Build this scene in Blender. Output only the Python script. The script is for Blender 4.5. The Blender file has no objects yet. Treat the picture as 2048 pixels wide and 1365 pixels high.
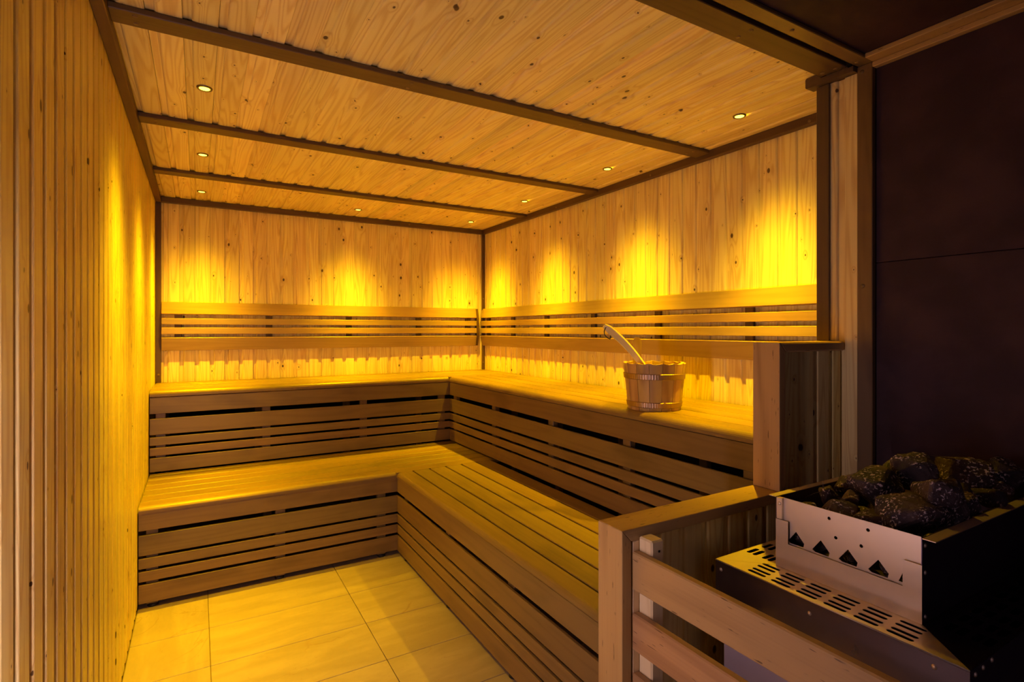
import bpy, bmesh, math, random
from mathutils import Vector, Matrix
random.seed(7)
S = bpy.context.scene
C = S.collection

# ------------------------------------------------------------------ camera
CX, CZ, FPX, YAW, V0 = 0.2249, 1.2114, 1074.886, 0.5291, 660.54
cam = bpy.data.cameras.new('camera')
cam.sensor_width = 36.0
cam.lens = FPX / 2048 * 36
cam.shift_y = -(682.5 - V0) / 2048
cam.clip_start = 0.02
camo = bpy.data.objects.new('camera', cam)
camo.location = (CX, 0, CZ)
camo.rotation_euler = (math.pi / 2, 0, -YAW)
C.objects.link(camo)
S.camera = camo

# ------------------------------------------------------------------ world, light, exposure
wd = bpy.data.worlds.new('world'); S.world = wd; wd.use_nodes = True
wd.node_tree.nodes['Background'].inputs[0].default_value = (0.9, 0.75, 1.0, 1)
wd.node_tree.nodes['Background'].inputs[1].default_value = 0.002
AMBER = (1.0, 0.60, 0.0)
SPOT_W = 128.0
PINK_W = 2.7
YF_LIGHT = -0.70
al = bpy.data.lights.new('pink_fill_light', 'AREA')          # added lamp inside the room, out of view, for the pinkish light from near left
al.shape = 'RECTANGLE'; al.size = 0.06; al.size_y = 0.95
al.energy = PINK_W; al.color = (1.0, 0.68, 1.0)
alo = bpy.data.objects.new('pink_fill_light', al); C.objects.link(alo)
alo.location = (0.019, 0.745, 0.74)
_d = Vector((math.cos(math.radians(45)), math.sin(math.radians(45)), 0))
alo.rotation_euler = _d.to_track_quat('-Z', 'Y').to_euler()
el = bpy.data.lights.new('front_fill_light', 'AREA')      # dim added fill lamp before the closed front wall, no real source
el.shape = 'RECTANGLE'; el.size = 0.9; el.size_y = 1.7; el.energy = 0.3; el.color = (0.95, 0.64, 1.05)
elo = bpy.data.objects.new('front_fill_light', el); C.objects.link(elo); elo.location = (1.1, YF_LIGHT, 1.05)
elo.rotation_euler = Vector((0, 1, 0)).to_track_quat('-Z', 'Y').to_euler()
vs = S.view_settings
vs.view_transform = 'Standard'; vs.look = 'None'; vs.gamma = 1.0; vs.use_curve_mapping = False
vs.exposure = 1.3
S.cycles.diffuse_bounces = 4; S.cycles.max_bounces = 6; S.cycles.adaptive_threshold = 0.03; S.cycles.use_light_tree = False

# ------------------------------------------------------------------ materials
class NT:
    def __init__(s, name):
        s.m = bpy.data.materials.new(name); s.m.use_nodes = True
        s.t = s.m.node_tree; s.n = s.t.nodes; s.b = s.n['Principled BSDF']
    def add(s, typ, **kw):
        nd = s.n.new(typ)
        for k, v in kw.items(): setattr(nd, k, v)
        return nd
    def put(s, sock, v):
        if hasattr(v, 'is_linked') or hasattr(v, 'node'): s.t.links.new(v, sock)
        else: sock.default_value = v
    def math(s, op, a, b=0.0, c=0.0, clamp=False):
        nd = s.add('ShaderNodeMath', operation=op, use_clamp=clamp)
        s.put(nd.inputs[0], a); s.put(nd.inputs[1], b); s.put(nd.inputs[2], c)
        return nd.outputs[0]
    def vmul(s, a, v):
        nd = s.add('ShaderNodeVectorMath', operation='MULTIPLY'); s.put(nd.inputs[0], a); s.put(nd.inputs[1], v); return nd.outputs[0]
    def vadd(s, a, v):
        nd = s.add('ShaderNodeVectorMath', operation='ADD'); s.put(nd.inputs[0], a); s.put(nd.inputs[1], v); return nd.outputs[0]
    def mix(s, f, a, b, blend='MIX'):
        nd = s.add('ShaderNodeMix', data_type='RGBA', blend_type=blend)
        s.put(nd.inputs[0], f); s.put(nd.inputs[6], a); s.put(nd.inputs[7], b); return nd.outputs[2]
    def noise(s, vec, scale=1.0, detail=2.0, dist=0.0, rough=0.5):
        nd = s.add('ShaderNodeTexNoise'); s.put(nd.inputs['Vector'], vec)
        nd.inputs['Scale'].default_value = scale; nd.inputs['Detail'].default_value = detail
        nd.inputs['Distortion'].default_value = dist; nd.inputs['Roughness'].default_value = rough
        return nd.outputs[0]
    def ramp(s, v, a, b, c=0.0, d=1.0, smooth=True):
        nd = s.add('ShaderNodeMapRange', interpolation_type='SMOOTHSTEP' if smooth else 'LINEAR')
        s.put(nd.inputs[0], v); s.put(nd.inputs[1], a); s.put(nd.inputs[2], b); s.put(nd.inputs[3], c); s.put(nd.inputs[4], d)
        return nd.outputs[0]
    def coords(s):
        tc = s.add('ShaderNodeTexCoord'); oi = s.add('ShaderNodeObjectInfo')
        cx = s.add('ShaderNodeCombineXYZ')
        s.rand = oi.outputs['Random']
        for i, k in enumerate((41.3, 17.7, 9.1)): s.t.links.new(s.math('MULTIPLY', s.rand, k), cx.inputs[i])
        return s.vadd(tc.outputs['Object'], cx.outputs[0])
    def bump(s, h, strength=0.1, dist=0.002):
        nd = s.add('ShaderNodeBump'); nd.inputs['Strength'].default_value = strength; nd.inputs['Distance'].default_value = dist
        s.put(nd.inputs['Height'], h); s.t.links.new(nd.outputs[0], s.b.inputs['Normal'])

def col4(c): return (c[0], c[1], c[2], 1)

def wood(name, light, dark, rings=0.5, freq=55.0, fine=0.25, knots=0.5, ksize=0.05, var=0.25, rough=0.5, blotch=0.0, spec=0.4, wide=16.0, fleck=0.0):
    w = NT(name); P = w.coords()
    n = w.noise(w.vmul(P, (0.9, wide, wide)), 1.0, 1.0, 0.0)
    base = w.mix(0.0, col4(light), col4(dark))
    hal = None
    if knots > 0:
        vo = w.add('ShaderNodeTexVoronoi'); vo.voronoi_dimensions = '2D'
        w.put(vo.inputs['Vector'], w.vmul(P, (6.5, 10.5, 0.0))); vo.inputs['Scale'].default_value = 1.0
        sp = w.add('ShaderNodeSeparateColor'); w.t.links.new(vo.outputs['Color'], sp.inputs[0])
        d = vo.outputs['Distance']
        on = w.math('GREATER_THAN', sp.outputs[0], 1.0 - knots)
        g2 = w.math('MULTIPLY', sp.outputs[1], sp.outputs[1])
        r = w.math('MULTIPLY', w.math('ADD', w.math('MULTIPLY', g2, ksize), 0.014), on)
        km = w.ramp(d, w.math('MULTIPLY', r, 0.6), w.math('ADD', r, 0.0005), 1.0, 0.0)
        hal = w.math('MULTIPLY', w.ramp(d, 0.0, w.math('ADD', w.math('MULTIPLY', r, 5.0), 0.001), 1.0, 0.0), on)
        n = w.math('ADD', n, w.math('MULTIPLY', hal, 0.10))
    ring = w.math('SINE', w.math('MULTIPLY', n, freq))
    ring = w.math('POWER', w.math('ADD', w.math('MULTIPLY', ring, 0.5), 0.5), 2.2)
    fn = w.noise(w.vmul(P, (4.0, 240.0, 240.0)), 1.0, 1.0)
    f = w.math('ADD', w.math('MULTIPLY', ring, rings), w.math('MULTIPLY', w.math('SUBTRACT', fn, 0.5), fine), clamp=True)
    colr = w.mix(f, col4(light), col4(dark))
    if blotch > 0:
        bl = w.noise(w.vmul(P, (3.0, 9.0, 9.0)), 1.0, 3.0)
        colr = w.mix(w.math('MULTIPLY', w.ramp(bl, 0.5, 0.72), blotch), colr, col4([x * 0.45 for x in dark]))
    if fleck > 0:
        fk = w.noise(w.vmul(P, (26.0, 210.0, 210.0)), 1.0, 1.0)
        colr = w.mix(w.math('MULTIPLY', w.ramp(fk, 0.70, 0.75), fleck), colr, col4([x * 0.3 for x in dark]))
    hsv = w.add('ShaderNodeHueSaturation')
    w.put(hsv.inputs['Value'], w.math('ADD', w.math('MULTIPLY', w.rand, var), 1.0 - var * 0.6))
    w.put(hsv.inputs['Hue'], w.math('ADD', w.math('MULTIPLY', w.math('FRACT', w.math('MULTIPLY', w.rand, 7.31)), 0.016), 0.492))
    w.put(hsv.inputs['Color'], colr); colr = hsv.outputs[0]
    if knots > 0:
        colr = w.mix(w.math('MULTIPLY', hal, 0.25), colr, col4([x * 0.8 for x in dark]))
        colr = w.mix(w.math('MULTIPLY', km, 0.93), colr, (0.060, 0.020, 0.006, 1))
    w.put(w.b.inputs['Base Color'], colr)
    w.b.inputs['Roughness'].default_value = rough
    w.b.inputs['Specular IOR Level'].default_value = spec
    return w.m

SPRUCE = wood('spruce_plank', (0.90, 0.75, 0.25), (0.68, 0.44, 0.105), rings=0.55, freq=70, fine=0.45, knots=0.78, ksize=0.075, var=0.22, rough=0.42)
PINE = wood('pine_post', (0.80, 0.62, 0.28), (0.62, 0.42, 0.15), rings=0.3, freq=40, fine=0.25, knots=0.0, var=0.05, rough=0.5)
ALDER = wood('alder_board', (0.205, 0.130, 0.038), (0.128, 0.072, 0.020), rings=0.28, freq=36, fine=0.35, knots=0.0, var=0.22, rough=0.42, blotch=0.35)
RAILW = wood('alder_rail', (0.48, 0.295, 0.092), (0.25, 0.125, 0.034), rings=0.42, freq=30, fine=0.4, knots=0.0, var=0.06, rough=0.5, blotch=0.12, wide=9, fleck=0.8)
BACKW = wood('lit_alder_slat', (0.42, 0.27, 0.075), (0.29, 0.172, 0.044), rings=0.28, freq=36, fine=0.35, knots=0.0, var=0.15, rough=0.42, blotch=0.2)  # same alder as the benches, lamp light on the slats painted in as lighter colour
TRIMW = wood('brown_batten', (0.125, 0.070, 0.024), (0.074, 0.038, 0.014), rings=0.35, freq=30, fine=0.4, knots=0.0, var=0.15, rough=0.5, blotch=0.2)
CEDAR = wood('bucket_stave', (0.58, 0.37, 0.085), (0.36, 0.19, 0.04), rings=0.7, freq=34, fine=0.35, knots=0.0, var=0.5, rough=0.45, wide=12)
LADLEW = wood('ladle_wood', (0.92, 0.76, 0.22), (0.78, 0.58, 0.15), rings=0.15, freq=24, fine=0.2, knots=0.0, var=0.05, rough=0.4)

def plain(name, c, rough=0.5, metal=0.0, spec=0.5, nscale=0, namt=0.2, bump=0.0, bscale=60):
    w = NT(name); P = w.coords()
    if nscale:
        n = w.noise(P, nscale, 4.0)
        w.put(w.b.inputs['Base Color'], w.mix(w.ramp(n, 0.35, 0.7), col4([x * (1 - namt) for x in c]), col4([min(1, x * (1 + namt)) for x in c])))
    else: w.b.inputs['Base Color'].default_value = col4(c)
    w.b.inputs['Roughness'].default_value = rough; w.b.inputs['Metallic'].default_value = metal
    w.b.inputs['Specular IOR Level'].default_value = spec
    if bump: w.bump(w.noise(P, bscale, 3.0), bump, 0.002)
    return w.m

DARKB = plain('dark_fibre_board', (0.050, 0.024, 0.022), 0.7, nscale=7, namt=0.25, spec=0.25, bump=0.1, bscale=200)
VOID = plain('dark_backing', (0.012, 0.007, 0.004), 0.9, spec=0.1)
FOOT = plain('black_plastic', (0.01, 0.01, 0.01), 0.5)
GROUT = plain('grout', (0.16, 0.11, 0.06), 0.9, spec=0.2)
CORD = plain('black_cord', (0.01, 0.008, 0.008), 0.7)
RING = plain('downlight_ring', (0.22, 0.16, 0.08), 0.35, metal=0.9)

def tile_mat():
    w = NT('stone_tile'); P = w.coords()
    n = w.noise(w.vmul(P, (2.0, 9.0, 5.0)), 1.6, 5.0, 0.6)
    n2 = w.noise(w.vmul(P, (30.0, 60.0, 30.0)), 1.0, 3.0)
    c = w.mix(w.ramp(n, 0.35, 0.7), (0.30, 0.225, 0.115, 1), (0.36, 0.275, 0.15, 1))
    ve = w.noise(P, 3.4, 6.0, 1.2)
    vein = w.ramp(w.math('ABSOLUTE', w.math('SUBTRACT', ve, 0.5)), 0.0, 0.012, 1.0, 0.0)
    gate = w.ramp(w.noise(P, 2.1, 2.0), 0.56, 0.66)
    c = w.mix(w.math('MULTIPLY', w.math('MULTIPLY', vein, gate), 0.55), c, (0.25, 0.15, 0.07, 1))
    pit = w.ramp(w.noise(P, 85.0, 1.0), 0.73, 0.76)
    c = w.mix(w.math('MULTIPLY', pit, 0.6), c, (0.3, 0.18, 0.09, 1))
    w.put(w.b.inputs['Base Color'], w.mix(0.12, c, n2, 'MULTIPLY'))
    w.b.inputs['Roughness'].default_value = 0.55; w.bump(n, 0.1, 0.002)
    return w.m
TILE = tile_mat()

def steel_mat(name, c=(0.60, 0.55, 0.52), rough=0.34, smear=0.25):
    w = NT(name); P = w.coords()
    n = w.noise(P, 9.0, 5.0, 0.4); f = w.noise(w.vmul(P, (12, 300, 300)), 1.0, 2.0)
    w.put(w.b.inputs['Base Color'], w.mix(w.math('MULTIPLY', w.ramp(n, 0.45, 0.75), smear), col4(c), col4([x * 0.55 for x in c])))
    w.b.inputs['Metallic'].default_value = 1.0
    w.put(w.b.inputs['Roughness'], w.math('ADD', w.math('MULTIPLY', n, 0.18), rough - 0.09))
    w.bump(f, 0.02, 0.0005)
    return w.m
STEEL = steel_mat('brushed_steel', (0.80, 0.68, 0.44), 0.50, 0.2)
STEELD = steel_mat('shaded_steel', (0.20, 0.155, 0.13), 0.30, 0.4)  # darker copy of the brushed steel, shade on apron and near plate painted in
STEELK = steel_mat('deep_shade_steel', (0.16, 0.12, 0.15), 0.45, 0.3)  # near-black copy of the steel, dark reflections and basin shade put into the colour
PANELW = plain('enamelled_panel', (0.62, 0.52, 0.47), 0.4)
BAND = steel_mat('ribbed_band', (0.42, 0.29, 0.15), 0.42, 0.15)

def rock_mat():
    w = NT('speckled_stone'); P = w.coords()
    n = w.noise(P, 14.0, 5.0)
    c = w.mix(w.ramp(n, 0.35, 0.7), (0.020, 0.013, 0.012, 1), (0.085, 0.052, 0.042, 1))
    tint = w.mix(w.ramp(w.rand, 0.6, 1.0), c, (0.12, 0.06, 0.022, 1)); c = w.mix(0.35, c, tint)
    sp = w.noise(w.vmul(P, (1.0, 1.4, 1.0)), 165.0, 2.0, 0.3)
    gate = w.noise(P, 30.0, 2.0)
    m = w.math('MULTIPLY', w.ramp(sp, 0.56, 0.62), w.ramp(gate, 0.40, 0.60))
    c = w.mix(w.math('MULTIPLY', m, 0.85), c, (0.80, 0.62, 0.52, 1))
    w.put(w.b.inputs['Base Color'], c)
    w.put(w.b.inputs['Roughness'], w.math('SUBTRACT', 0.55, w.math('MULTIPLY', m, 0.3)))
    w.bump(w.math('ADD', w.noise(P, 45.0, 6.0, 0.0, 0.7), w.math('MULTIPLY', m, 0.25)), 0.9, 0.006)
    return w.m
ROCK = rock_mat(); ROCK.node_tree.nodes['Principled BSDF'].inputs['Specular IOR Level'].default_value = 0.3

def glow_mat():
    w = NT('lamp_lens')
    w.b.inputs['Base Color'].default_value = (1, 0.8, 0.3, 1)
    w.b.inputs['Emission Color'].default_value = (1.0, 0.62, 0.03, 1)
    w.b.inputs['Emission Strength'].default_value = 5.0
    return w.m
GLOW = glow_mat()
def glass_mat():
    w = NT('door_glass'); w.b.inputs['Base Color'].default_value = (0.9, 0.92, 0.95, 1)
    w.b.inputs['Roughness'].default_value = 0.25; w.b.inputs['Transmission Weight'].default_value = 1.0
    return w.m
GLASS = glass_mat()

# ------------------------------------------------------------------ mesh helpers
def tag(o, label=None, cat=None, group=None, kind=None):
    if label: o['label'] = label
    if cat: o['category'] = cat
    if group: o['group'] = group
    if kind: o['kind'] = kind
    return o

def link(name, me, mat=None, parent=None, M=None):
    o = bpy.data.objects.new(name, me); C.objects.link(o)
    if mat and me and not me.materials: me.materials.append(mat)
    if M is not None: o.matrix_world = M
    if parent is not None:
        o.parent = parent; o.matrix_parent_inverse = parent_inv(parent)
    return o
def parent_inv(p):
    return world_of(p).inverted()
def world_of(o):
    m = Matrix.LocRotScale(o.location, o.rotation_euler, o.scale)
    if o.parent: m = world_of(o.parent) @ o.matrix_parent_inverse @ m
    return m
def empty(name, loc):
    o = bpy.data.objects.new(name, None); C.objects.link(o); o.location = loc; o.empty_display_size = 0.05
    return o

def finish(bm, name, smooth=False):
    bmesh.ops.recalc_face_normals(bm, faces=bm.faces)
    me = bpy.data.meshes.new(name); bm.to_mesh(me); bm.free()
    if smooth:
        for p in me.polygons: p.use_smooth = True
    return me

_cache = {}
def board_mesh(L, w, t, bev, mat, m0=(0, 0), m1=(0, 0)):
    key = (round(L, 4), round(w, 4), round(t, 4), bev, mat.name, m0, m1)
    if key in _cache: return _cache[key]
    bm = bmesh.new()
    vs_ = {}
    for sx in (-1, 1):
        for sy in (-1, 1):
            for sz in (-1, 1):
                off = (m0 if sx < 0 else m1)[0 if sz < 0 else 1]
                vs_[(sx, sy, sz)] = bm.verts.new((sx * L / 2 + off, sy * w / 2, sz * t / 2))
    for ax in range(3):
        for sgn in (-1, 1):
            o1, o2 = [i for i in range(3) if i != ax]
            q = []
            for a, b in ((-1, -1), (1, -1), (1, 1), (-1, 1)):
                k = [0, 0, 0]; k[ax] = sgn; k[o1] = a; k[o2] = b; q.append(vs_[tuple(k)])
            bm.faces.new(q)
    bmesh.ops.recalc_face_normals(bm, faces=bm.faces)
    if bev > 0:
        bmesh.ops.bevel(bm, geom=list(bm.edges), offset=min(bev, t * 0.3), segments=1, affect='EDGES', profile=0.5)
    me = finish(bm, 'board'); me.materials.append(mat); _cache[key] = me
    return me

AX = {'x': Vector((1, 0, 0)), 'y': Vector((0, 1, 0)), 'z': Vector((0, 0, 1))}
def board(name, x0, x1, y0, y1, z0, z1, mat, parent=None, bev=0.002, long=None, **kw):
    """axis-aligned board; mesh local X runs along the grain"""
    d = {'x': x1 - x0, 'y': y1 - y0, 'z': z1 - z0}
    order = sorted(d, key=lambda k: -d[k])
    if long: order = [long] + [k for k in order if k != long]
    a, b = AX[order[0]], AX[order[1]]; cc = a.cross(b)
    me = board_mesh(d[order[0]], d[order[1]], d[order[2]], bev, mat, **kw)
    M = Matrix((a, b, cc)).transposed().to_4x4()
    M.translation = ((x0 + x1) / 2, (y0 + y1) / 2, (z0 + z1) / 2)
    return link(name, me, None, parent, M)

def frame(origin, xa, ya):
    xa, ya = Vector(xa).normalized(), Vector(ya).normalized(); za = xa.cross(ya)
    M = Matrix((xa, ya, za)).transposed().to_4x4(); M.translation = origin
    return M

def extrude_profile(pts, L, name='profile'):
    """profile in local (y,z), extruded along local x from 0 to L"""
    bm = bmesh.new()
    a = [bm.verts.new((0, p[0], p[1])) for p in pts]; b = [bm.verts.new((L, p[0], p[1])) for p in pts]
    n = len(pts)
    for i in range(n): bm.faces.new((a[i], a[(i + 1) % n], b[(i + 1) % n], b[i]))
    bm.faces.new(a[::-1]); bm.faces.new(b)
    return finish(bm, name)

PW = 0.0835
def plank_pts(w, groove=True, gap=0.0010):
    g = 0.017
    if not groove: return [(0, -0.012), (w - gap, -0.012), (w - gap, -0.0012), (w - gap - 0.0012, 0), (0, 0)]
    return [(0, -0.012), (w - gap, -0.012), (w - gap, -0.0010), (w - gap - 0.0010, 0), (0.0285, 0), (0.0250, -0.0007), (0.0222, -0.0024), (0.0202, -0.0052), (0.0196, -0.0066), (0, -0.0066)]
def plank(name, origin, along, across, L, mat, parent, w=PW, groove=True):
    key = ('plank', round(L, 4), round(w, 4), mat.name, groove)
    if key not in _cache:
        me = extrude_profile(plank_pts(w, groove), L, 'plank'); me.materials.append(mat); _cache[key] = me
    return link(name, _cache[key], None, parent, frame(origin, along, across))

def simple_box(name, x0, x1, y0, y1, z0, z1, mat, parent=None):
    bm = bmesh.new(); bmesh.ops.create_cube(bm, size=1.0)
    me = finish(bm, name); me.transform(Matrix.Diagonal((x1 - x0, y1 - y0, z1 - z0, 1))); me.materials.append(mat)
    return link(name, me, None, parent, Matrix.Translation(((x0 + x1) / 2, (y0 + y1) / 2, (z0 + z1) / 2)))

def lathe(prof, seg=24, name='turned'):
    bm = bmesh.new(); rings = []
    for r, z in prof:
        rings.append([bm.verts.new((r * math.cos(2 * math.pi * i / seg), r * math.sin(2 * math.pi * i / seg), z)) for i in range(seg)] if r > 1e-6 else [bm.verts.new((0, 0, z))])
    for A, B in zip(rings[:-1], rings[1:]):
        for i in range(seg):
            j = (i + 1) % seg
            if len(A) == 1 and len(B) == 1: continue
            if len(A) == 1: bm.faces.new((A[0], B[i], B[j]))
            elif len(B) == 1: bm.faces.new((A[i], A[j], B[0]))
            else: bm.faces.new((A[i], A[j], B[j], B[i]))
    return finish(bm, name, True)

def flat_with_holes(outer, holes, th, mat):
    """sheet in local XY with thickness th, real holes"""
    cu = bpy.data.curves.new('sheet', 'CURVE'); cu.dimensions = '2D'; cu.fill_mode = 'BOTH'; cu.extrude = th / 2
    for loop in [outer] + holes:
        sp = cu.splines.new('POLY'); sp.points.add(len(loop) - 1); sp.use_cyclic_u = True
        for p, q in zip(sp.points, loop): p.co = (q[0], q[1], 0, 1)
    o = bpy.data.objects.new('tmp', cu); C.objects.link(o)
    dg = bpy.context.evaluated_depsgraph_get(); dg.update()
    me = bpy.data.meshes.new_from_object(o.evaluated_get(dg))
    bpy.data.objects.remove(o); bpy.data.curves.remove(cu)
    me.materials.clear(); me.materials.append(mat)
    for p in me.polygons: p.use_smooth = False
    return me
def slot(cx, cy, lx, ly, n=5):
    r = min(lx, ly) / 2; pts = []
    ex, ey = lx / 2 - r, ly / 2 - r
    for qx, qy, a0 in ((1, 1, 0), (-1, 1, 90), (-1, -1, 180), (1, -1, 270)):
        for i in range(n):
            a = math.radians(a0 + 90 * i / (n - 1)); pts.append((cx + qx * ex + r * math.cos(a), cy + qy * ey + r * math.sin(a)))
    return pts

def tube(pts, r, name, mat, parent=None, seg=8, radii=None):
    bm = bmesh.new(); rings = []
    for i, p in enumerate(pts):
        p = Vector(p); t = (Vector(pts[min(i + 1, len(pts) - 1)]) - Vector(pts[max(i - 1, 0)])).normalized()
        u = t.orthogonal().normalized() if i == 0 else (u - t * u.dot(t)).normalized()
        v = t.cross(u); rr = radii[i] if radii else r
        rings.append([bm.verts.new(p + rr * (math.cos(2 * math.pi * k / seg) * u + math.sin(2 * math.pi * k / seg) * v)) for k in range(seg)])
    for A, B in zip(rings[:-1], rings[1:]):
        for k in range(seg): bm.faces.new((A[k], A[(k + 1) % seg], B[(k + 1) % seg], B[k]))
    bm.faces.new(rings[0][::-1]); bm.faces.new(rings[-1])
    return link(name, finish(bm, name, True), mat, parent, Matrix.Translation((0, 0, 0)))

# ------------------------------------------------------------------ the room
W, D, HC = 2.274, 3.9676, 2.035
YF = -0.75                       # front end of the room, behind the camera
XH = 1.985                       # dark board wall beside the heater
PF, PN = 1.006, 0.922            # far and near edge of the partition boards

# floor
fl = simple_box('floor', -0.02, W + 0.03, YF, D + 0.03, -0.05, -0.006, GROUT)
tag(fl, 'pale stone tiled floor with thin dark joints', 'floor', kind='structure')
xs = [0.0, 0.265, 0.825, 1.385, 1.945, W]
ys = [2.79 - 0.285 * i for i in range(13)]; ys = [2.79 + 0.285] + ys
for i in range(len(xs) - 1):
    for j in range(len(ys) - 1):
        board('tile', xs[i] + 0.0012, xs[i + 1] - 0.0012, ys[j + 1] + 0.0012, ys[j] - 0.0012, -0.0058, 0.0, TILE, fl, bev=0.001, long='x' if xs[i+1]-xs[i] > 0.285 else 'y')

# left wall
wl = simple_box('wall_left', -0.05, -0.0125, 0.86, D + 0.03, 0.0, HC + 0.03, VOID)
tag(wl, 'left wall of vertical spruce planks, pinkish near the camera and amber further in', 'wall', kind='structure')
yy = 1.012 - PW
while yy < D - 0.02:
    w_ = min(PW, D - yy)
    plank('plank', (0, yy, HC), (0, 0, -1), (0, 1, 0), HC - 0.012, SPRUCE, wl, w_)
    yy += PW

# made-up glazed door, out of view, set behind the pink fill lamp
d1 = empty('added_door_1', (-0.03, 0.40, 0)); tag(d1, 'added unseen frosted glass door in a brown wooden frame in the left wall', 'door', kind='structure')
board('frame', -0.05, 0.0, 0.82, 0.862, 0.0, HC, TRIMW, d1)
board('frame', -0.05, 0.0, -0.082, -0.04, 0.0, HC, TRIMW, d1)
board('frame', -0.05, 0.0, -0.04, 0.82, HC - 0.042, HC, TRIMW, d1)
simple_box('pane', -0.034, -0.026, -0.04, 0.82, 0.01, HC - 0.042, GLASS, d1)
wl2 = simple_box('wall_left_front', -0.05, 0.0, YF, -0.082, 0.0, HC + 0.06, DARKB)
tag(wl2, 'dark board wall left of the added glass door', 'wall', kind='structure')

# back wall
wb = simple_box('wall_back', -0.05, W + 0.05, D + 0.0125, D + 0.05, 0.0, HC + 0.03, VOID)
tag(wb, 'back wall of vertical amber lit spruce planks with small dark knots', 'wall', kind='structure')
xx = 0.043 - PW
while xx < W - 0.005:
    a = max(0.0, xx); w_ = min(PW, W - xx) if xx >= 0 else PW + xx
    if w_ > 0.02: plank('plank', (a, D, HC), (0, 0, -1), (1, 0, 0), HC - 0.80, SPRUCE, wb, w_)  # planks stop short, dark backing below paints the shade behind the benches
    xx += PW

# right wall of the bench area
wr = simple_box('wall_right', W + 0.0125, W + 0.05, 1.0, D + 0.05, 0.0, HC + 0.03, VOID)
tag(wr, 'right wall of vertical amber lit spruce planks behind the long backrest', 'wall', kind='structure')
yy = 1.249 - 3 * PW
while yy < D - 0.02:
    w_ = min(PW, D - yy)
    if yy > 0.999: plank('plank', (W, yy, 0.80), (0, 0, 1), (0, 1, 0), HC - 0.80, SPRUCE, wr, w_)  # no planks below the seat either, bare dark backing stands in for shade
    yy += PW

# ceiling above the benches
YC = 0.918
ce = simple_box('ceiling', -0.05, W + 0.05, YC, D + 0.05, HC + 0.0125, HC + 0.05, VOID)
tag(ce, 'spruce plank ceiling above the benches with amber downlights', 'ceiling', kind='structure')
xx = 0.116 - 0.0085 - PW
while xx < W - 0.005:
    a = max(0.0, xx); w_ = min(PW, W - xx) if xx >= 0 else PW + xx
    if w_ > 0.02: plank('plank', (a, YC, HC), (0, 1, 0), (1, 0, 0), D - YC, SPRUCE, ce, w_)
    xx += PW

# dark heater bay: ceiling, wall behind the heater, front wall
cf = simple_box('ceiling_front', -0.05, XH + 0.05, YF, 0.886, 2.028, 2.08, DARKB)
tag(cf, 'dark brown board ceiling above the heater', 'ceiling', kind='structure')
wh = simple_box('wall_right_front', XH + 0.012, XH + 0.05, YF, 0.842, 0.0, 2.08, VOID)
tag(wh, 'dark brown board wall behind the heater with one horizontal joint', 'wall', kind='structure')
board('panel', XH, XH + 0.0118, YF, 0.842, 0.0, 1.4125, DARKB, wh, bev=0.001)
board('panel', XH, XH + 0.0118, YF, 0.842, 1.4142, 2.027, DARKB, wh, bev=0.001)
wf = simple_box('wall_front', -0.05, XH + 0.05, YF - 0.05, YF, 0.0, 2.08, DARKB)
tag(wf, 'dark brown board wall behind the camera', 'wall', kind='structure')

# ------------------------------------------------------------------ trims and ceiling boards
plug_me = lathe([(0.0, 0.0022), (0.0035, 0.0020), (0.0058, 0.0012), (0.0066, 0.0), (0.0066, -0.002)], 14, 'plug'); plug_me.materials.append(ALDER)
def plug(p, normal, parent):
    q = Vector(normal).to_track_quat('Z', 'Y').to_matrix().to_4x4(); q.translation = p
    return link('plug', plug_me, None, parent, q)
tn = [0]
def trim(label, *a, **k):
    tn[0] += 1
    o = board('trim_%d' % tn[0], *a, TRIMW, None, **k)
    return tag(o, label, 'trim', kind='structure')
t = trim('brown batten along the left wall under the ceiling', 0.0, 0.03, 0.99, D, 2.0, HC)
t = trim('brown batten along the back wall under the ceiling', 0.03, W - 0.03, D - 0.03, D, 2.0, HC)
for x in (0.95, 1.62): plug((x, D - 0.03, 2.017), (0, -1, 0), t)
t = trim('brown batten along the right wall under the ceiling', W - 0.03, W, 1.01, D, 2.0, HC)
for y in (1.2, 2.036, 2.881, 3.6): plug((W - 0.03, y, 2.012), (-1, 0, 0), t)
for k, (y, nm) in enumerate(((1.665, 'nearest'), (2.455, 'middle'), (3.242, 'farthest'))):
    t = trim('%s of the three flat brown boards crossing the plank ceiling' % nm, 0.03, W - 0.03, y, y + 0.078, 2.019, HC)
    for x in (0.085, 0.83, 1.52, 2.16):
        plug((x, y + 0.018, 2.019), (0, 0, -1), t); plug((x, y + 0.058, 2.019), (0, 0, -1), t)
t = trim('brown corner batten between the left and back walls', 0.0, 0.03, D - 0.018, D, 0.886, 2.0)
plug((0.016, D - 0.018, 0.935), (0, -1, 0), t)
t = trim('brown corner batten between the back and right walls', W - 0.022, W, D - 0.022, D, 0.886, 2.0)
for z in (0.945, 1.47): plug((W - 0.016, D - 0.022, z), (0, -1, 0), t)
t = trim('wide brown header board under the ceiling above the partition', 0.0, 1.944, 0.905, 0.985, 2.019, HC)
for x, y in ((1.511, 0.925), (1.509, 0.963), (1.92, 0.966), (1.925, 0.928), (1.0, 0.925), (1.0, 0.963), (0.5, 0.925), (0.5, 0.963)): plug((x, y, 2.019), (0, 0, -1), t)
TRIM_SAVE = TRIMW; TRIMW = ALDER
t = trim('narrow brown header board beside the dark heater ceiling', 0.0, XH, 0.843, 0.886, 2.016, 2.0275)
for x, y in ((1.60, 0.865), (1.935, 0.870), (1.22, 0.865)): plug((x, y, 2.016), (0, 0, -1), t)
t = trim('tall brown post board at the end of the dark heater wall', 1.965, XH, 0.843, 0.886, 0.0, 2.0155, long='z')
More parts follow.
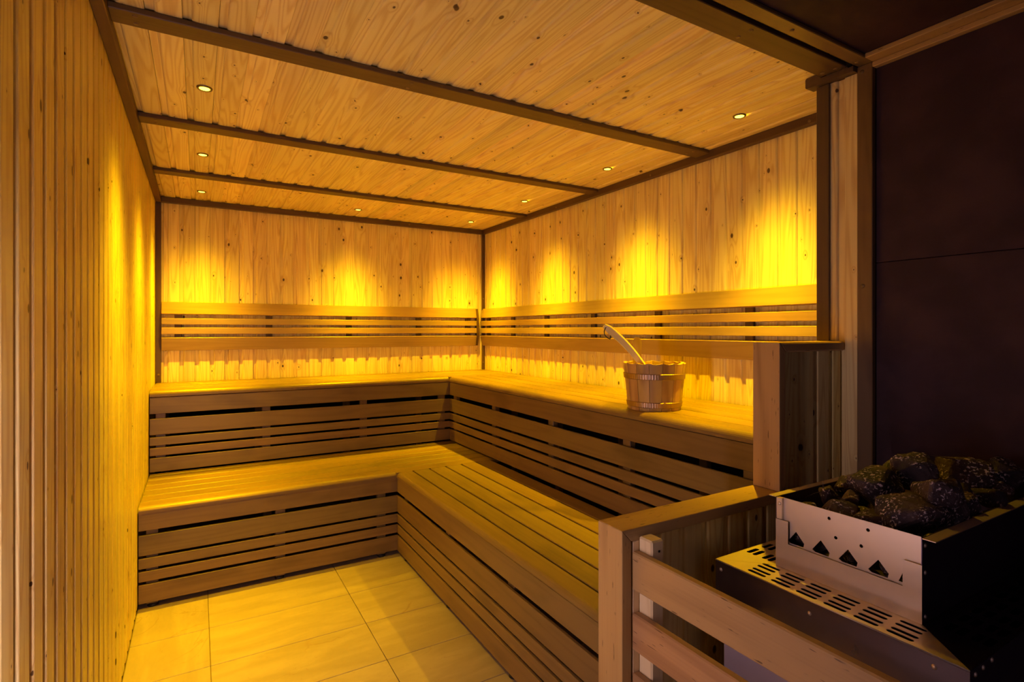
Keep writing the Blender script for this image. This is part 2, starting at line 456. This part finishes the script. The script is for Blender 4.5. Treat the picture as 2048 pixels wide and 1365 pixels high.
for y, z in ((0.872, 1.995), (0.870, 1.345), (0.870, 0.75)): plug((1.965, y, z), (-1, 0, 0), t)
TRIMW = TRIM_SAVE
tn[0] += 1
me = extrude_profile([(0.887, 2.0), (1.032, 2.0), (1.036, 2.004), (1.036, 2.030), (1.032, HC - 0.0005), (0.9865, HC - 0.0005), (0.9865, 2.0185), (0.9035, 2.0185), (0.9035, 2.0155), (0.887, 2.0155)], 0.04, 'bracket')
t = link('trim_%d' % tn[0], me, TRIMW, None, Matrix.Translation((1.945, 0, 0)))
tag(t, 'short brown bracket block under the header boards', 'trim', kind='structure')
t = board('trim_%d' % (tn[0] + 1), 1.92, XH - 0.001, YF, 0.842, 2.0125, 2.027, RAILW, None); tn[0] += 1
tag(t, 'light brown batten along the top of the dark heater wall', 'trim', kind='structure')
board('lower_batten', 1.961, XH - 0.001, YF, 0.842, 1.997, 2.0122, RAILW, t)

# ------------------------------------------------------------------ stepped partition
EX, SX, TX = 1.052, 1.633, 1.965      # left faces of the low end, the step and the tall section
Z1, Z2 = 0.756, 1.176; TB = 0.028
pa = simple_box('wall_partition', EX + TB, TX + 0.004, 0.948, 0.994, 0.0, Z1 - TB, VOID)
tag(pa, 'stepped plank partition between the benches and the heater, edged with brown boards', 'partition', kind='structure')
simple_box('core', SX + TB, TX + 0.004, 0.948, 0.994, Z1 - TB + 0.001, Z2 - TB, VOID, pa)
simple_box('core', TX + 0.016, W, 0.888, PF - 0.004, 0.0, HC, VOID, pa)
g0 = CX + (1.307 - 0.008 - CX) * (0.9345 / 0.98)      # one groove of the partition, then its pitch
PP = 0.0815; XS = SX + TB
cuts = sorted([EX + TB, XS, TX + 0.002] + [g0 + PP * i for i in range(-3, 9) if EX + TB + 0.012 < g0 + PP * i < TX - 0.012])
for a, b in zip(cuts[:-1], cuts[1:]):
    if b - a < 0.006: continue
    gr = min(abs(a - (g0 + PP * i)) for i in range(-3, 9)) < 1e-6 and b - a > 0.032
    top = (Z2 if a >= XS - 1e-6 else Z1) - TB
    plank('plank', (a, 0.9355, top - 0.0005), (0, 0, -1), (1, 0, 0), top - 0.001, SPRUCE, pa, b - a, gr)
# the boards that edge the steps, mitred where they meet
board('edge_board', EX, EX + TB, PN, PF, 0.0, Z1, RAILW, pa, bev=0.0012, long='z', m1=(-TB, 0))
board('cap_board', EX + 0.0005, SX + TB, PN, PF, Z1 - TB, Z1, RAILW, pa, bev=0.0012, long='x', m0=(TB, 0))
board('edge_board', SX, SX + TB, PN, PF, Z1 + 0.0008, Z2, RAILW, pa, bev=0.0012, long='z', m1=(-TB, 0))
board('cap_board', SX + 0.0005, TX + 0.001, PN, PF, Z2 - TB, Z2, RAILW, pa, bev=0.004, long='x', m0=(TB, 0))
board('batten', EX + TB + 0.004, EX + TB + 0.026, 0.9222, 0.9346, 0.0, Z1 - TB - 0.001, PINE, pa, long='z')
# tall section
plank('plank', (TX + 0.003, 0.887, 0.004), (0, 0, 1), (0, 1, 0), 1.994, SPRUCE, pa, 0.038, False)
plank('plank', (TX + 0.003, 0.925, 0.004), (0, 0, 1), (0, 1, 0), 1.994, SPRUCE, pa, 0.0795)
board('corner_batten', TX - 0.006, TX + 0.002, 0.967, PF + 0.002, Z2 + 0.0005, 1.998, TRIMW, pa)

# ------------------------------------------------------------------ benches
def nose_profile(w, h, r=0.026, square=False):
    """local y: 0 = front edge .. w = back, local z: 0 = bottom .. h = top"""
    if square: return [(0, 0), (w, 0), (w, h), (0, h)]
    pts = [(0.004, 0), (w, 0), (w, h - 0.001), (w - 0.001, h)]
    for i in range(7):
        a = math.radians(90 + 90 * i / 6); pts.append((r + r * math.cos(a), h - r + r * math.sin(a)))
    pts.append((0.0, 0.003))
    return pts
def two_part(pts_a, La, pts_b, Lb):
    bm = bmesh.new()
    for pts, s, e in ((pts_a, 0, La), (pts_b, La, La + Lb)):
        a = [bm.verts.new((s, p[0], p[1])) for p in pts]; b = [bm.verts.new((e, p[0], p[1])) for p in pts]
        n = len(pts)
        for i in range(n):
            f = bm.faces.new((a[i], a[(i + 1) % n], b[(i + 1) % n], b[i]))
        bm.faces.new(a[::-1]); bm.faces.new(b)
    return finish(bm, 'nose')

def bench(label, axis, f0, depth, s0, s1, seat, nose_h, pitch, fascia, nose_end=None, gap=0.0068, feet=(), bottom=0.0, studs=()):
    """axis 'x': runs along x, front faces -y at y=f0; axis 'y': runs along y, front faces -x at x=f0"""
    root = empty('sauna_bench', ((s0 + s1) / 2, f0 + depth / 2, 0) if axis == 'x' else (f0 + depth / 2, (s0 + s1) / 2, 0))
    tag(root, label, 'bench', 'slatted benches of the sauna')
    def B(name, a0, a1, d0, d1, z0, z1, mat=ALDER, bev=0.002, **k):
        if axis == 'x': return board(name, a0, a1, d0, d1, z0, z1, mat, root, bev=bev, **k)
        return board(name, d0, d1, a0, a1, z0, z1, mat, root, bev=bev, **k)
    nw = pitch - gap
    if nose_end is None: me = extrude_profile(nose_profile(nw, nose_h), s1 - s0, 'nose')
    else: me = two_part(nose_profile(nw, nose_h), nose_end - s0, nose_profile(nw, nose_h, square=True), s1 - nose_end)
    for p in me.polygons: p.use_smooth = False
    if axis == 'x': M = frame((s0, f0, seat - nose_h), (1, 0, 0), (0, 1, 0))
    else: M = frame((f0, s1, seat - nose_h), (0, -1, 0), (1, 0, 0))
    if axis == 'y' : M = frame((f0, s1, seat - nose_h), (0, -1, 0), (1, 0, 0))
    nb = link('nose_board', me, ALDER, root, M)
    d = f0 + pitch
    while d < f0 + depth - 0.03:
        e = min(d + pitch - gap, f0 + depth - 0.002)
        B('seat_board', s0, s1, d, e, seat - 0.028, seat, bev=0.0022)
        d += pitch
    B('seat_light_block', s0, s1, f0 + 0.03, f0 + depth - 0.002, seat - 0.0345, seat - 0.0305, VOID, bev=0.0)  # added dark sheet that keeps lamp light out of the bench interior
    for z0, z1 in fascia:
        B('front_board', s0, s1 if nose_end is None else nose_end + 0.01, f0 + 0.004, f0 + 0.016, z0 + 0.0008, z1 - 0.0008, bev=0.0015)
    for u in studs:
        B('stud', u, u + 0.045, f0 + 0.0215, f0 + 0.05, bottom + 0.012, seat - 0.036, long='z')
        B('stud', u, u + 0.045, f0 + depth - 0.06, f0 + depth - 0.03, 0.0, seat - 0.036, long='z')
        B('bearer', u + 0.0, u + 0.045, f0 + 0.051, f0 + depth - 0.061, seat - 0.080, seat - 0.036)
    for u in feet:
        me = _cache.get('foot')
        if me is None:
            me = lathe([(0, 0.03), (0.008, 0.03), (0.008, 0.012), (0.02, 0.010), (0.022, 0.0), (0, 0.0)], 16, 'foot'); me.materials.append(FOOT); _cache['foot'] = me
        p = (u, f0 + 0.036, bottom) if axis == 'x' else (f0 + 0.036, u, bottom)
        link('foot', me, None, root, Matrix.Translation(p))
    return root

UF = [(0.762, 0.8515), (0.650, 0.737), (0.593, 0.638), (0.538, 0.581), (0.452, 0.527)]
LF = [(0.339, 0.4225), (0.231, 0.320), (0.174, 0.220), (0.118, 0.163), (0.024, 0.106)]
XU, YU, XL, YL = 1.727, 3.432, 1.148, 2.81
US, LS = 0.886, 0.442
bench('upper slatted bench along the back wall', 'x', YU, D - YU - 0.004, 0.004, W - 0.004, US, 0.034, 0.107, UF, nose_end=XU + 0.001, studs=(0.03, 0.55, 1.12, 1.66), bottom=LS + 0.005)
bench('upper slatted bench along the right wall carrying the wooden bucket', 'y', XU, W - XU - 0.004, PF + 0.004, YU - 0.001, US, 0.034, 0.107, UF, studs=(1.08, 1.65, 2.2, 2.8, 3.36), bottom=LS + 0.005)
bench('lower slatted bench in front of the back wall bench', 'x', YL, YU + 0.02 - YL, 0.004, XU + 0.06, LS, 0.018, 0.0985, LF, nose_end=XL + 0.001, studs=(0.03, 0.55, 1.05), feet=(0.055, 0.57, 1.075))
bench('lower slatted bench in front of the right wall bench', 'y', XL, XU + 0.02 - XL, PF + 0.004, YL - 0.001, LS, 0.018, 0.0965, LF, gap=0.009, studs=(1.08, 1.6, 2.15, 2.7), feet=(1.1, 1.62, 2.17, 2.72))

# ------------------------------------------------------------------ backrests
def backrest(label, axis, wall, s0, s1, sup):
    root = empty('backrest', ((s0 + s1) / 2, wall - 0.03, 1.083) if axis == 'x' else (wall - 0.03, (s0 + s1) / 2, 1.083))
    tag(root, label, 'backrest', 'slatted backrests above the upper benches')
    th = 0.018
    rows = [(1.311, 1.387, 0.037, 0.0195), (1.246, 1.285, 0.038, 0.038), (1.186, 1.227, 0.038, 0.038), (1.083, 1.164, 0.0205, 0.037)]
    for z0, z1, o0, o1 in rows:              # o0/o1: front face distance from the wall at bottom/top
        h = math.hypot(z1 - z0, o0 - o1)
        me = board_mesh(s1 - s0, h, th, 0.002, BACKW)
        zc = (z0 + z1) / 2; fr = wall - (o0 + o1) / 2
        up = Vector((0, o0 - o1, z1 - z0)).normalized() if axis == 'x' else Vector((o0 - o1, 0, z1 - z0)).normalized()
        al_ = Vector((1, 0, 0)) if axis == 'x' else Vector((0, -1, 0))
        nrm = al_.cross(up)
        c_ = Vector(((s0 + s1) / 2, fr, zc)) if axis == 'x' else Vector((fr, (s0 + s1) / 2, zc))
        link('slat', me, None, root, frame(c_ - nrm * (th / 2), al_, up))
    for u in sup:
        if axis == 'x': board('support', u, u + 0.04, wall - 0.0185, wall - 0.001, 1.10, 1.33, TRIMW, root, long='z')
        else: board('support', wall - 0.0185, wall - 0.001, u, u + 0.04, 1.10, 1.33, TRIMW, root, long='z')
    return root
br = backrest('long slatted backrest on the back wall', 'x', D, 0.032, 2.190, (0.10, 0.62, 1.15, 1.68, 2.10))
me = extrude_profile([(-0.002, 1.085), (-0.021, 1.085), (-0.040, 1.168), (-0.040, 1.306), (-0.021, 1.384), (-0.002, 1.384)], 0.018, 'gap_shade_strip')
link('gap_shade_strip', me, TRIMW, br, Matrix.Translation((2.1915, D, 0)))  # dark strip standing in for the shade in the corner gap
backrest('long slatted backrest on the right wall above the bucket', 'y', W, 1.012, D - 0.006, (1.10, 1.45, 1.98, 2.5, 3.0, 3.45, 3.84))

# ------------------------------------------------------------------ downlights
ring_me = lathe([(0.0165, -0.003), (0.019, -0.0045), (0.0235, -0.004), (0.0245, 0.0)], 28, 'ring'); ring_me.materials.append(RING)
lens_me = lathe([(0.0, -0.0025), (0.0165, -0.003)], 24, 'lens'); lens_me.materials.append(GLOW)
LAMP = bpy.data.lights.new('downlight_lamp', 'SPOT'); LAMP.energy = SPOT_W; LAMP.color = AMBER
LAMP.spot_size = math.radians(130); LAMP.spot_blend = 0.4; LAMP.shadow_soft_size = 0.012
LAMP.use_nodes = True                                   # bell-shaped beam of the lens: cos^n of the angle from straight down
_t = LAMP.node_tree; _e = _t.nodes['Emission']
_tc = _t.nodes.new('ShaderNodeTexCoord'); _sx = _t.nodes.new('ShaderNodeSeparateXYZ'); _ab = _t.nodes.new('ShaderNodeMath'); _pw = _t.nodes.new('ShaderNodeMath')
_ab.operation = 'ABSOLUTE'; _pw.operation = 'POWER'; _pw.inputs[1].default_value = 14.0
_t.links.new(_tc.outputs['Normal'], _sx.inputs[0]); _t.links.new(_sx.outputs[2], _ab.inputs[0]); _t.links.new(_ab.outputs[0], _pw.inputs[0]); _t.links.new(_pw.outputs[0], _e.inputs['Strength'])
def downlight(x, y, label):
    r = empty('downlight', (x, y, HC)); tag(r, label, 'downlight', 'recessed amber ceiling downlights')
    rg_ = link('ring', ring_me, None, r, Matrix.Translation((x, y, HC)))
    link('lens', lens_me, None, rg_, Matrix.Translation((x, y, HC)))
    o = bpy.data.objects.new('lamp', LAMP); C.objects.link(o); o.location = (x, y, HC - 0.008)
    o.parent = r; o.matrix_parent_inverse = parent_inv(r)
for x, y, lb in ((0.245, 2.105, 'nearest of the three downlights along the left wall'),
                 (0.245, 2.905, 'middle of the three downlights along the left wall'),
                 (0.245, 3.685, 'downlight in the ceiling corner of the left and back walls'),
                 (1.170, 3.695, 'downlight halfway along the back wall'),
                 (2.015, 3.680, 'downlight in the ceiling corner of the back and right walls'),
                 (2.025, 2.920, 'downlight along the right wall between the far ceiling boards'),
                 (2.028, 2.120, 'downlight along the right wall above the bucket'),
                 (2.021, 1.341, 'nearest downlight along the right wall beside the tall post')):
    downlight(x, y, lb)

# ------------------------------------------------------------------ guard rail in front of the heater
gr = empty('guard_rail', (1.10, 0.5, 0)); tag(gr, 'wooden guard rail of wide boards on a post in front of the heater', 'guard rail')
RX = 1.080
for z0, z1 in ((0.619, 0.706), (0.482, 0.566), (0.345, 0.429), (0.208, 0.292)):
    board('rail_board', RX, RX + 0.02, 0.04, PN - 0.001, z0, z1, RAILW, gr, bev=0.003)
for y0 in (0.06, 0.879):
    rp = board('rail_post', RX + 0.0205, RX + 0.0585, y0, y0 + 0.042, 0.0, 0.737, PINE, gr, bev=0.004, long='z')
hk = lathe([(0, 0.0006), (0.003, 0.0006), (0.003, 0)], 10, 'hole'); hk.materials.append(VOID)
link('screw_hole', hk, None, rp, frame((RX + 0.043, 0.8789, 0.712), (1, 0, 0), (0, 0, 1)))

# ------------------------------------------------------------------ wooden bucket and ladle
BX, BY, BZ = 1.864, 1.632, US
bu = empty('bucket', (BX, BY, BZ)); tag(bu, 'wooden stave bucket with two ribbed metal bands on the upper bench', 'bucket')
NS = 15; H_, R0, R1, TH = 0.192, 0.106, 0.127, 0.014
def stave(i):
    bm = bmesh.new(); a0 = 2 * math.pi * (i) / NS + 0.008; a1 = 2 * math.pi * (i + 1) / NS - 0.008
    n = 5; rows = []
    for rr in (0, 1):
        for z in (0.0, 1.0):
            row = []
            for k in range(n):
                f = k / (n - 1); a = a0 + (a1 - a0) * f
                top = H_ - 0.005 * (2 * f - 1) ** 2 * 0 - (0.004 * math.sin(math.pi * f)) + 0.0
                zz = z * top
                R = R0 + (R1 - R0) * zz / H_ - (TH if rr else 0)
                flat = math.cos((a1 - a0) / 2) / math.cos(a - (a0 + a1) / 2)
                R *= 0.4 * flat + 0.6
                row.append(bm.verts.new((R * math.cos(a), R * math.sin(a), zz)))
            rows.append(row)
    o0, o1, i0, i1 = rows
    for k in range(n - 1):
        bm.faces.new((o0[k], o0[k + 1], o1[k + 1], o1[k])); bm.faces.new((i0[k], i1[k], i1[k + 1], i0[k + 1]))
        bm.faces.new((o1[k], o1[k + 1], i1[k + 1], i1[k])); bm.faces.new((o0[k], i0[k], i0[k + 1], o0[k + 1]))
    for k in (0, n - 1): bm.faces.new((o0[k], o1[k], i1[k], i0[k]))
    me = finish(bm, 'stave')
    # stand the grain upright: local X must follow the stave
    R_ = Matrix.Rotation(math.radians(90), 4, 'Y')
    me.transform(R_.inverted())
    return me, R_
for i in range(NS):
    me, R_ = stave(i)
    link('stave', me, CEDAR, bu, Matrix.Translation((BX, BY, BZ)) @ R_)
link('bottom', lathe([(0, 0.006), (R0 - TH, 0.006), (R0 - TH, 0.018), (0, 0.018)], 30, 'bottom'), CEDAR, bu, Matrix.Translation((BX, BY, BZ)))
for z0, z1 in ((0.013, 0.036), (0.126, 0.150)):
    bm = bmesh.new(); n = 150; rg = []
    for z, off in ((z0, 0.0006), (z0 + 0.002, 0.0026), (z1 - 0.002, 0.0026), (z1, 0.0006)):
        rg.append([bm.verts.new(((R0 + (R1 - R0) * z / H_ + off + (0.0007 if k % 2 and off > 0.001 else 0)) * math.cos(2 * math.pi * k / n),
                                 (R0 + (R1 - R0) * z / H_ + off + (0.0007 if k % 2 and off > 0.001 else 0)) * math.sin(2 * math.pi * k / n), z)) for k in range(n)])
    for A, B in zip(rg[:-1], rg[1:]):
        for k in range(n): bm.faces.new((A[k], A[(k + 1) % n], B[(k + 1) % n], B[k]))
    link('band', finish(bm, 'band'), BAND, bu, Matrix.Translation((BX, BY, BZ)))
rv = Vector((math.cos(YAW), -math.sin(YAW), 0)); fv = Vector((math.sin(YAW), math.cos(YAW), 0)); up = Vector((0, 0, 1))
# tall handle stave at the far side of the rim
hp = [(-0.024, 0.0), (-0.0225, 0.03), (-0.018, 0.055), (-0.0165, 0.08), (-0.019, 0.105), (-0.0205, 0.122), (-0.017, 0.136), (-0.009, 0.145), (0, 0.1475)]
hp = hp + [(-x, z) for x, z in hp[-2::-1]]
bm = bmesh.new()
fr_ = [bm.verts.new((z, x, 0)) for x, z in hp]; bk = [bm.verts.new((z, x, 0.014)) for x, z in hp]
n = len(hp)
for i in range(n): bm.faces.new((fr_[i], fr_[(i + 1) % n], bk[(i + 1) % n], bk[i]))
bm.faces.new(fr_); bm.faces.new(bk[::-1])
hpos = Vector((BX, BY, BZ + 0.147)) + fv * 0.088 - rv * 0.048
link('handle_stave', finish(bm, 'handle_stave'), CEDAR, bu, frame(hpos, (up + fv * 0.06).normalized(), rv))

# ladle leaning out of the bucket
la = empty('ladle', (BX, BY, BZ + 0.02)); tag(la, 'pale wooden ladle with curved handle leaning out of the bucket', 'ladle')
p0 = Vector((BX, BY, BZ + 0.04)) - fv * 0.035 + rv * 0.02
tip = Vector((BX, BY, BZ)) - rv * 0.213 - fv * 0.03 + up * 0.343
ctrl = p0 + (tip - p0) * 0.52 + (up * 0.042 + rv * 0.035)
N = 16; path = [(1 - t) ** 2 * p0 + 2 * t * (1 - t) * ctrl + t * t * tip for t in [i / N for i in range(N + 1)]]
bm = bmesh.new(); rg = []
for i, p in enumerate(path):
    tg = (path[min(i + 1, N)] - path[max(i - 1, 0)]).normalized(); sd = (fv * 0.9 + rv * 0.30).normalized(); sd = (sd - tg * sd.dot(tg)).normalized(); nn = tg.cross(sd)
    e = i / N; hw = 0.0150 + 0.003 * e; ht = 0.0105 + 0.0045 * e
    if i == N: hw *= 0.7; ht *= 0.6
    rg.append([bm.verts.new(p + sd * hw * a + nn * ht * b) for a, b in ((-1, -0.8), (-0.85, -1), (0.85, -1), (1, -0.8), (1, 0.8), (0.85, 1), (-0.85, 1), (-1, 0.8))])
for A, B in zip(rg[:-1], rg[1:]):
    for k in range(8): bm.faces.new((A[k], A[(k + 1) % 8], B[(k + 1) % 8], B[k]))
bm.faces.new(rg[0][::-1]); bm.faces.new(rg[-1])
me = finish(bm, 'handle'); dirv = (tip - p0).normalized(); Mh = frame(p0, dirv, (fv - dirv * fv.dot(dirv)).normalized()); me.transform(Mh.inverted())
hnd = link('handle', me, LADLEW, la, Mh)
link('scoop', lathe([(0, 0.0), (0.03, 0.002), (0.038, 0.02), (0.04, 0.045), (0.036, 0.045), (0.033, 0.02), (0.026, 0.006), (0, 0.005)], 20, 'scoop'), LADLEW, la, Matrix.Translation(p0 - up * 0.018 + rv * 0.03))
q = path[N] * 0.86 + path[N - 3] * 0.14 - fv * 0.016
loop = [q + fv * 0.004, q - fv * 0.002 - rv * 0.006 - up * 0.004, q - rv * 0.010 - up * 0.018, q - rv * 0.008 - up * 0.032, q + rv * 0.004 - up * 0.044, q + rv * 0.014 - up * 0.049, q + rv * 0.016 - up * 0.042, q + rv * 0.015 - up * 0.034]
tube(loop, 0.0019, 'cord_loop', CORD, hnd, 6)

# ------------------------------------------------------------------ heater
HX, HY0, HY1, HZ = 1.302, 0.376, 0.870, 0.660
HXB = 1.96
BXF, BY0, BY1, BZT, BXB = 1.393, 0.480, 0.774, 0.822, 1.945
he = empty('sauna_heater', (1.65, 0.62, 0)); tag(he, 'stainless steel sauna heater with a slotted top plate and open stone basin', 'heater')
simple_box('body', HX + 0.015, HXB - 0.015, HY0 + 0.02, HY1 - 0.012, 0.0, 0.583, PANELW, he)
ap = simple_box('apron', HX, HX + 0.0015, HY0, HY1, 0.583, HZ - 0.001, STEELD, he)
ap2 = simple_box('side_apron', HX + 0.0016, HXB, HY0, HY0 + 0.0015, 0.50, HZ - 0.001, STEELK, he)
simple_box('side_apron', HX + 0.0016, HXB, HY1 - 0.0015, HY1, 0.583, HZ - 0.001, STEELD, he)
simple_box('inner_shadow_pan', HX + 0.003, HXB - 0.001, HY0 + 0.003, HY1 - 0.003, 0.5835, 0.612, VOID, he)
rim = tube([(HX + 0.0002, HY0, HZ - 0.0012), (HX + 0.0002, HY1, HZ - 0.0012)], 0.0016, 'apron_rim', STEEL, he, 8)
riv = lathe([(0, 0.0022), (0.003, 0.0018), (0.0045, 0.0), ], 14, 'rivet'); riv.materials.append(STEEL)
for y, z in ((0.855, 0.640), (0.640, 0.633), (0.425, 0.640)): link('rivet', riv, None, ap, frame((HX, y, z), (0, -1, 0), (0, 0, 1)))
for x, z in ((HX + 0.02, 0.648), (HX + 0.05, 0.650), (HX + 0.085, 0.652), (HX + 0.02, 0.60)): link('rivet', riv, None, ap2, frame((x, HY0, z), (1, 0, 0), (0, 0, 1)))
# top plate: four mitred strips with slots
def strip(outer, slots, name, mat):
    me = flat_with_holes(outer, slots, 0.0012, mat)
    return link(name, me, None, he, Matrix.Translation((0, 0, HZ)))
g = 0.0005
fs = [slot(HX + dx, 0.771 - 0.0575 * i + (0.003 if dx > 0.04 else 0), 0.0105, 0.044) for i in range(6) for dx in (0.016, 0.033, 0.055, 0.073)]
fs = [q for q in fs if True]
strip([(HX, HY0), (BXF + g, BY0), (BXF + g, BY1), (HX, HY1)], [q for q in fs if min(p[1] for p in q) > HY0 + 0.07 ], 'slotted_front_plate', STEEL)
nsl = [slot(1.431 + 0.0587 * i, y, 0.041, 0.0125) for i in range(9) for y in (0.392, 0.409, 0.431, 0.449)]
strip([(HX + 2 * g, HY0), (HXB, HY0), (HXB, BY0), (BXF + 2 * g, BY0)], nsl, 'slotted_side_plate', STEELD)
fsl = [slot(1.421 + 0.0587 * i, y, 0.041, 0.0110) for i in range(9) for y in (0.798, 0.813, 0.838, 0.854)]
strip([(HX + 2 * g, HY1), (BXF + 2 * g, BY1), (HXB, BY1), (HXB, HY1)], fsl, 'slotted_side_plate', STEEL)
# basin: outer front sheet with a wide notch, inner front sheet with holes and pointed vents
def sheet(outer, holes, x, name, mat):
    me = flat_with_holes(outer, holes, 0.0012, mat)          # local x -> world y, local y -> world z
    return link(name, me, None, he, frame((x, 0, 0), (0, 1, 0), (0, 0, 1)))
sheet([(BY0, HZ + 0.001), (BY1, HZ + 0.001), (BY1, 0.771), (0.744, 0.771), (0.744, 0.720), (0.512, 0.720), (0.512, 0.771), (BY0, 0.771)], [], BXF, 'notched_front_sheet', STEEL)
def circ(cy, cz, r, n=14): return [(cy + r * math.cos(2 * math.pi * i / n), cz + r * math.sin(2 * math.pi * i / n)) for i in range(n)]
holes = [circ(y_, z_, 0.0036) for y_, z_ in ((0.655, 0.805), (0.577, 0.805), (0.641, 0.768), (0.590, 0.768))]
vents = []
for yc in (0.729, 0.673, 0.616, 0.558):
    vents.append([(yc + 0.019, 0.726), (yc, 0.752), (yc - 0.019, 0.731), (yc - 0.017, 0.722), (yc + 0.012, 0.722)])
vents.append([(0.522, 0.724), (0.515, 0.742), (0.5125, 0.744), (0.5125, 0.724)])
sheet([(BY0 + 0.004, 0.667), (BY1 - 0.004, 0.667), (BY1 - 0.004, BZT), (BY0 + 0.004, BZT)], holes + vents, BXF + 0.007, 'vented_front_sheet', STEEL)
for yc in (0.701, 0.645, 0.587, 0.535):
    tb = simple_box('vent_tab', BXF + 0.0082, BXF + 0.020, yc - 0.010, yc + 0.012, 0.7215, 0.7225, STEELD, he)
simple_box('basin_side', BXF, BXB, BY0, BY0 + 0.0015, HZ + 0.001, BZT, STEELK, he)
simple_box('basin_side', BXF, BXB, BY1 - 0.0015, BY1, HZ + 0.001, BZT, STEELK, he)
simple_box('basin_back', BXB, BXB + 0.0015, BY0, BY1, HZ + 0.001, BZT + 0.02, STEELK, he)
simple_box('basin_floor', BXF + 0.01, BXB - 0.001, BY0 + 0.006, BY1 - 0.006, 0.700, 0.702, STEELK, he)
board('basin_lip', BXF, BXB, BY0 - 0.022, BY0 - 0.0002, BZT - 0.002, BZT, STEEL, he, bev=0.0005, long='x')
board('basin_lip', BXF, BXB, BY1 + 0.0002, BY1 + 0.018, BZT - 0.002, BZT, STEEL, he, bev=0.0005, long='x')
board('corner_angle', BXF - 0.0003, BXF + 0.006, BY1 - 0.0155, BY1 - 0.0016, 0.772, BZT - 0.001, STEEL, he, bev=0.0005, long='z')
for z in (0.806, 0.755, 0.672): link('rivet', riv, None, he, frame((BXF + 0.012, BY0, z), (1, 0, 0), (0, 0, 1)))
link('rivet', riv, None, he, frame((BXF - 0.0003, BY1 - 0.009, 0.808), (0, -1, 0), (0, 0, 1)))

# ------------------------------------------------------------------ stones
def stone_mesh(w, d, h, seed):
    rnd = random.Random(seed); bm = bmesh.new()
    for i in range(15):
        v = Vector((rnd.gauss(0, 1), rnd.gauss(0, 1), rnd.gauss(0, 1))).normalized() * rnd.uniform(0.86, 1.1)
        bm.verts.new((v.x * w / 2, v.y * d / 2, v.z * h / 2))
    r = bmesh.ops.convex_hull(bm, input=bm.verts)
    bmesh.ops.delete(bm, geom=[x for x in r['geom_interior'] if isinstance(x, bmesh.types.BMVert)], context='VERTS')
    # rescale to the wanted size
    mn = [min(v.co[i] for v in bm.verts) for i in range(3)]; mx = [max(v.co[i] for v in bm.verts) for i in range(3)]
    for v in bm.verts: v.co = Vector([((v.co[i] - mn[i]) / (mx[i] - mn[i]) - 0.5) * (w, d, h)[i] for i in range(3)])
    bmesh.ops.triangulate(bm, faces=bm.faces)
    bmesh.ops.bevel(bm, geom=list(bm.edges), offset=min(w, d, h) * 0.05, segments=1, affect='EDGES')
    bmesh.ops.triangulate(bm, faces=bm.faces)
    bmesh.ops.subdivide_edges(bm, edges=[e for e in bm.edges if e.calc_length() > 0.012], cuts=2, use_grid_fill=True)
    from mathutils import noise as mn_
    for v in bm.verts:
        k = mn_.noise(v.co * 55 + Vector((seed * 3.1, 0, 0))) * 0.0035 + mn_.noise(v.co * 140 + Vector((0, seed, 0))) * 0.0016
        v.co += v.co.normalized() * k
    return finish(bm, 'stone')
stones = [  # x, y, z, width across the view, height, label
 (1.508, 0.550, 0.824, 0.150, 0.092, 'large speckled dark stone at the front of the heater pile'),
 (1.585, 0.525, 0.846, 0.108, 0.118, 'large grey stone leaning right behind the front speckled stone'),
 (1.590, 0.656, 0.842, 0.118, 0.098, 'large glittering stone on the left of the pile top'),
 (1.690, 0.624, 0.880, 0.094, 0.086, 'pointed stone forming the peak of the pile'),
 (1.800, 0.712, 0.842, 0.074, 0.055, 'flat yellowish stone behind the peak of the pile'),
 (1.625, 0.742, 0.822, 0.054, 0.054, 'small dark stone beside the far rim of the basin'),
 (1.525, 0.724, 0.812, 0.046, 0.058, 'small upright stone at the far front corner of the basin'),
 (1.530, 0.682, 0.818, 0.050, 0.048, 'small pale stone tucked under the glittering stone'),
 (1.462, 0.662, 0.806, 0.084, 0.056, 'dark flat stone lying just behind the vented front sheet'),
 (1.462, 0.602, 0.803, 0.088, 0.050, 'yellowish low stone between the front sheet and the large front stone'),
 (1.830, 0.628, 0.852, 0.056, 0.060, 'small brown stone right behind the peak stone'),
 (1.850, 0.573, 0.858, 0.128, 0.082, 'large brown stone at the back of the pile near the dark wall'),
 (1.705, 0.534, 0.848, 0.056, 0.048, 'small speckled stone in front of the large brown stone'),
 (1.770, 0.510, 0.832, 0.080, 0.056, 'dark purple stone along the near rim of the basin'),
 (1.890, 0.517, 0.862, 0.076, 0.082, 'tall pale speckled stone at the right edge of the photo'),
 (1.655, 0.510, 0.834, 0.060, 0.050, 'dark stone on the near rim right of the large grey stone'),
 (1.860, 0.515, 0.832, 0.060, 0.050, 'small dark stone below the tall pale speckled stone'),
 (1.432, 0.722, 0.800, 0.040, 0.040, 'small stone just showing above the far end of the front sheet'),
 (1.575, 0.500, 0.806, 0.036, 0.060, 'small dark stone low beside the near rim'),
]
for i, (x, y, z, w, h, lb) in enumerate(stones):
    dp = (w + h) * 0.5
    o = link('sauna_stone', stone_mesh(w, dp, h, 11 + i), ROCK, None, Matrix.Translation((x, y, z)) @ Matrix.Rotation(-YAW - 0.25, 4, 'Z'))
    tag(o, lb, 'stone', 'stones heaped on the heater')
for i in range(24):
    x = BXF + 0.057 + (i % 8) * 0.066; y = BY0 + 0.055 + (i // 8) * 0.091
    o = link('sauna_stone', stone_mesh(0.064, 0.080, 0.066, 60 + i), ROCK, None, Matrix.Translation((x, y, 0.742)) @ Matrix.Rotation(math.pi * (i % 2), 4, 'Z'))
    tag(o, 'dark stone in the bottom layer of the basin, mostly hidden under the heap', 'stone', 'bottom layer of heater stones')
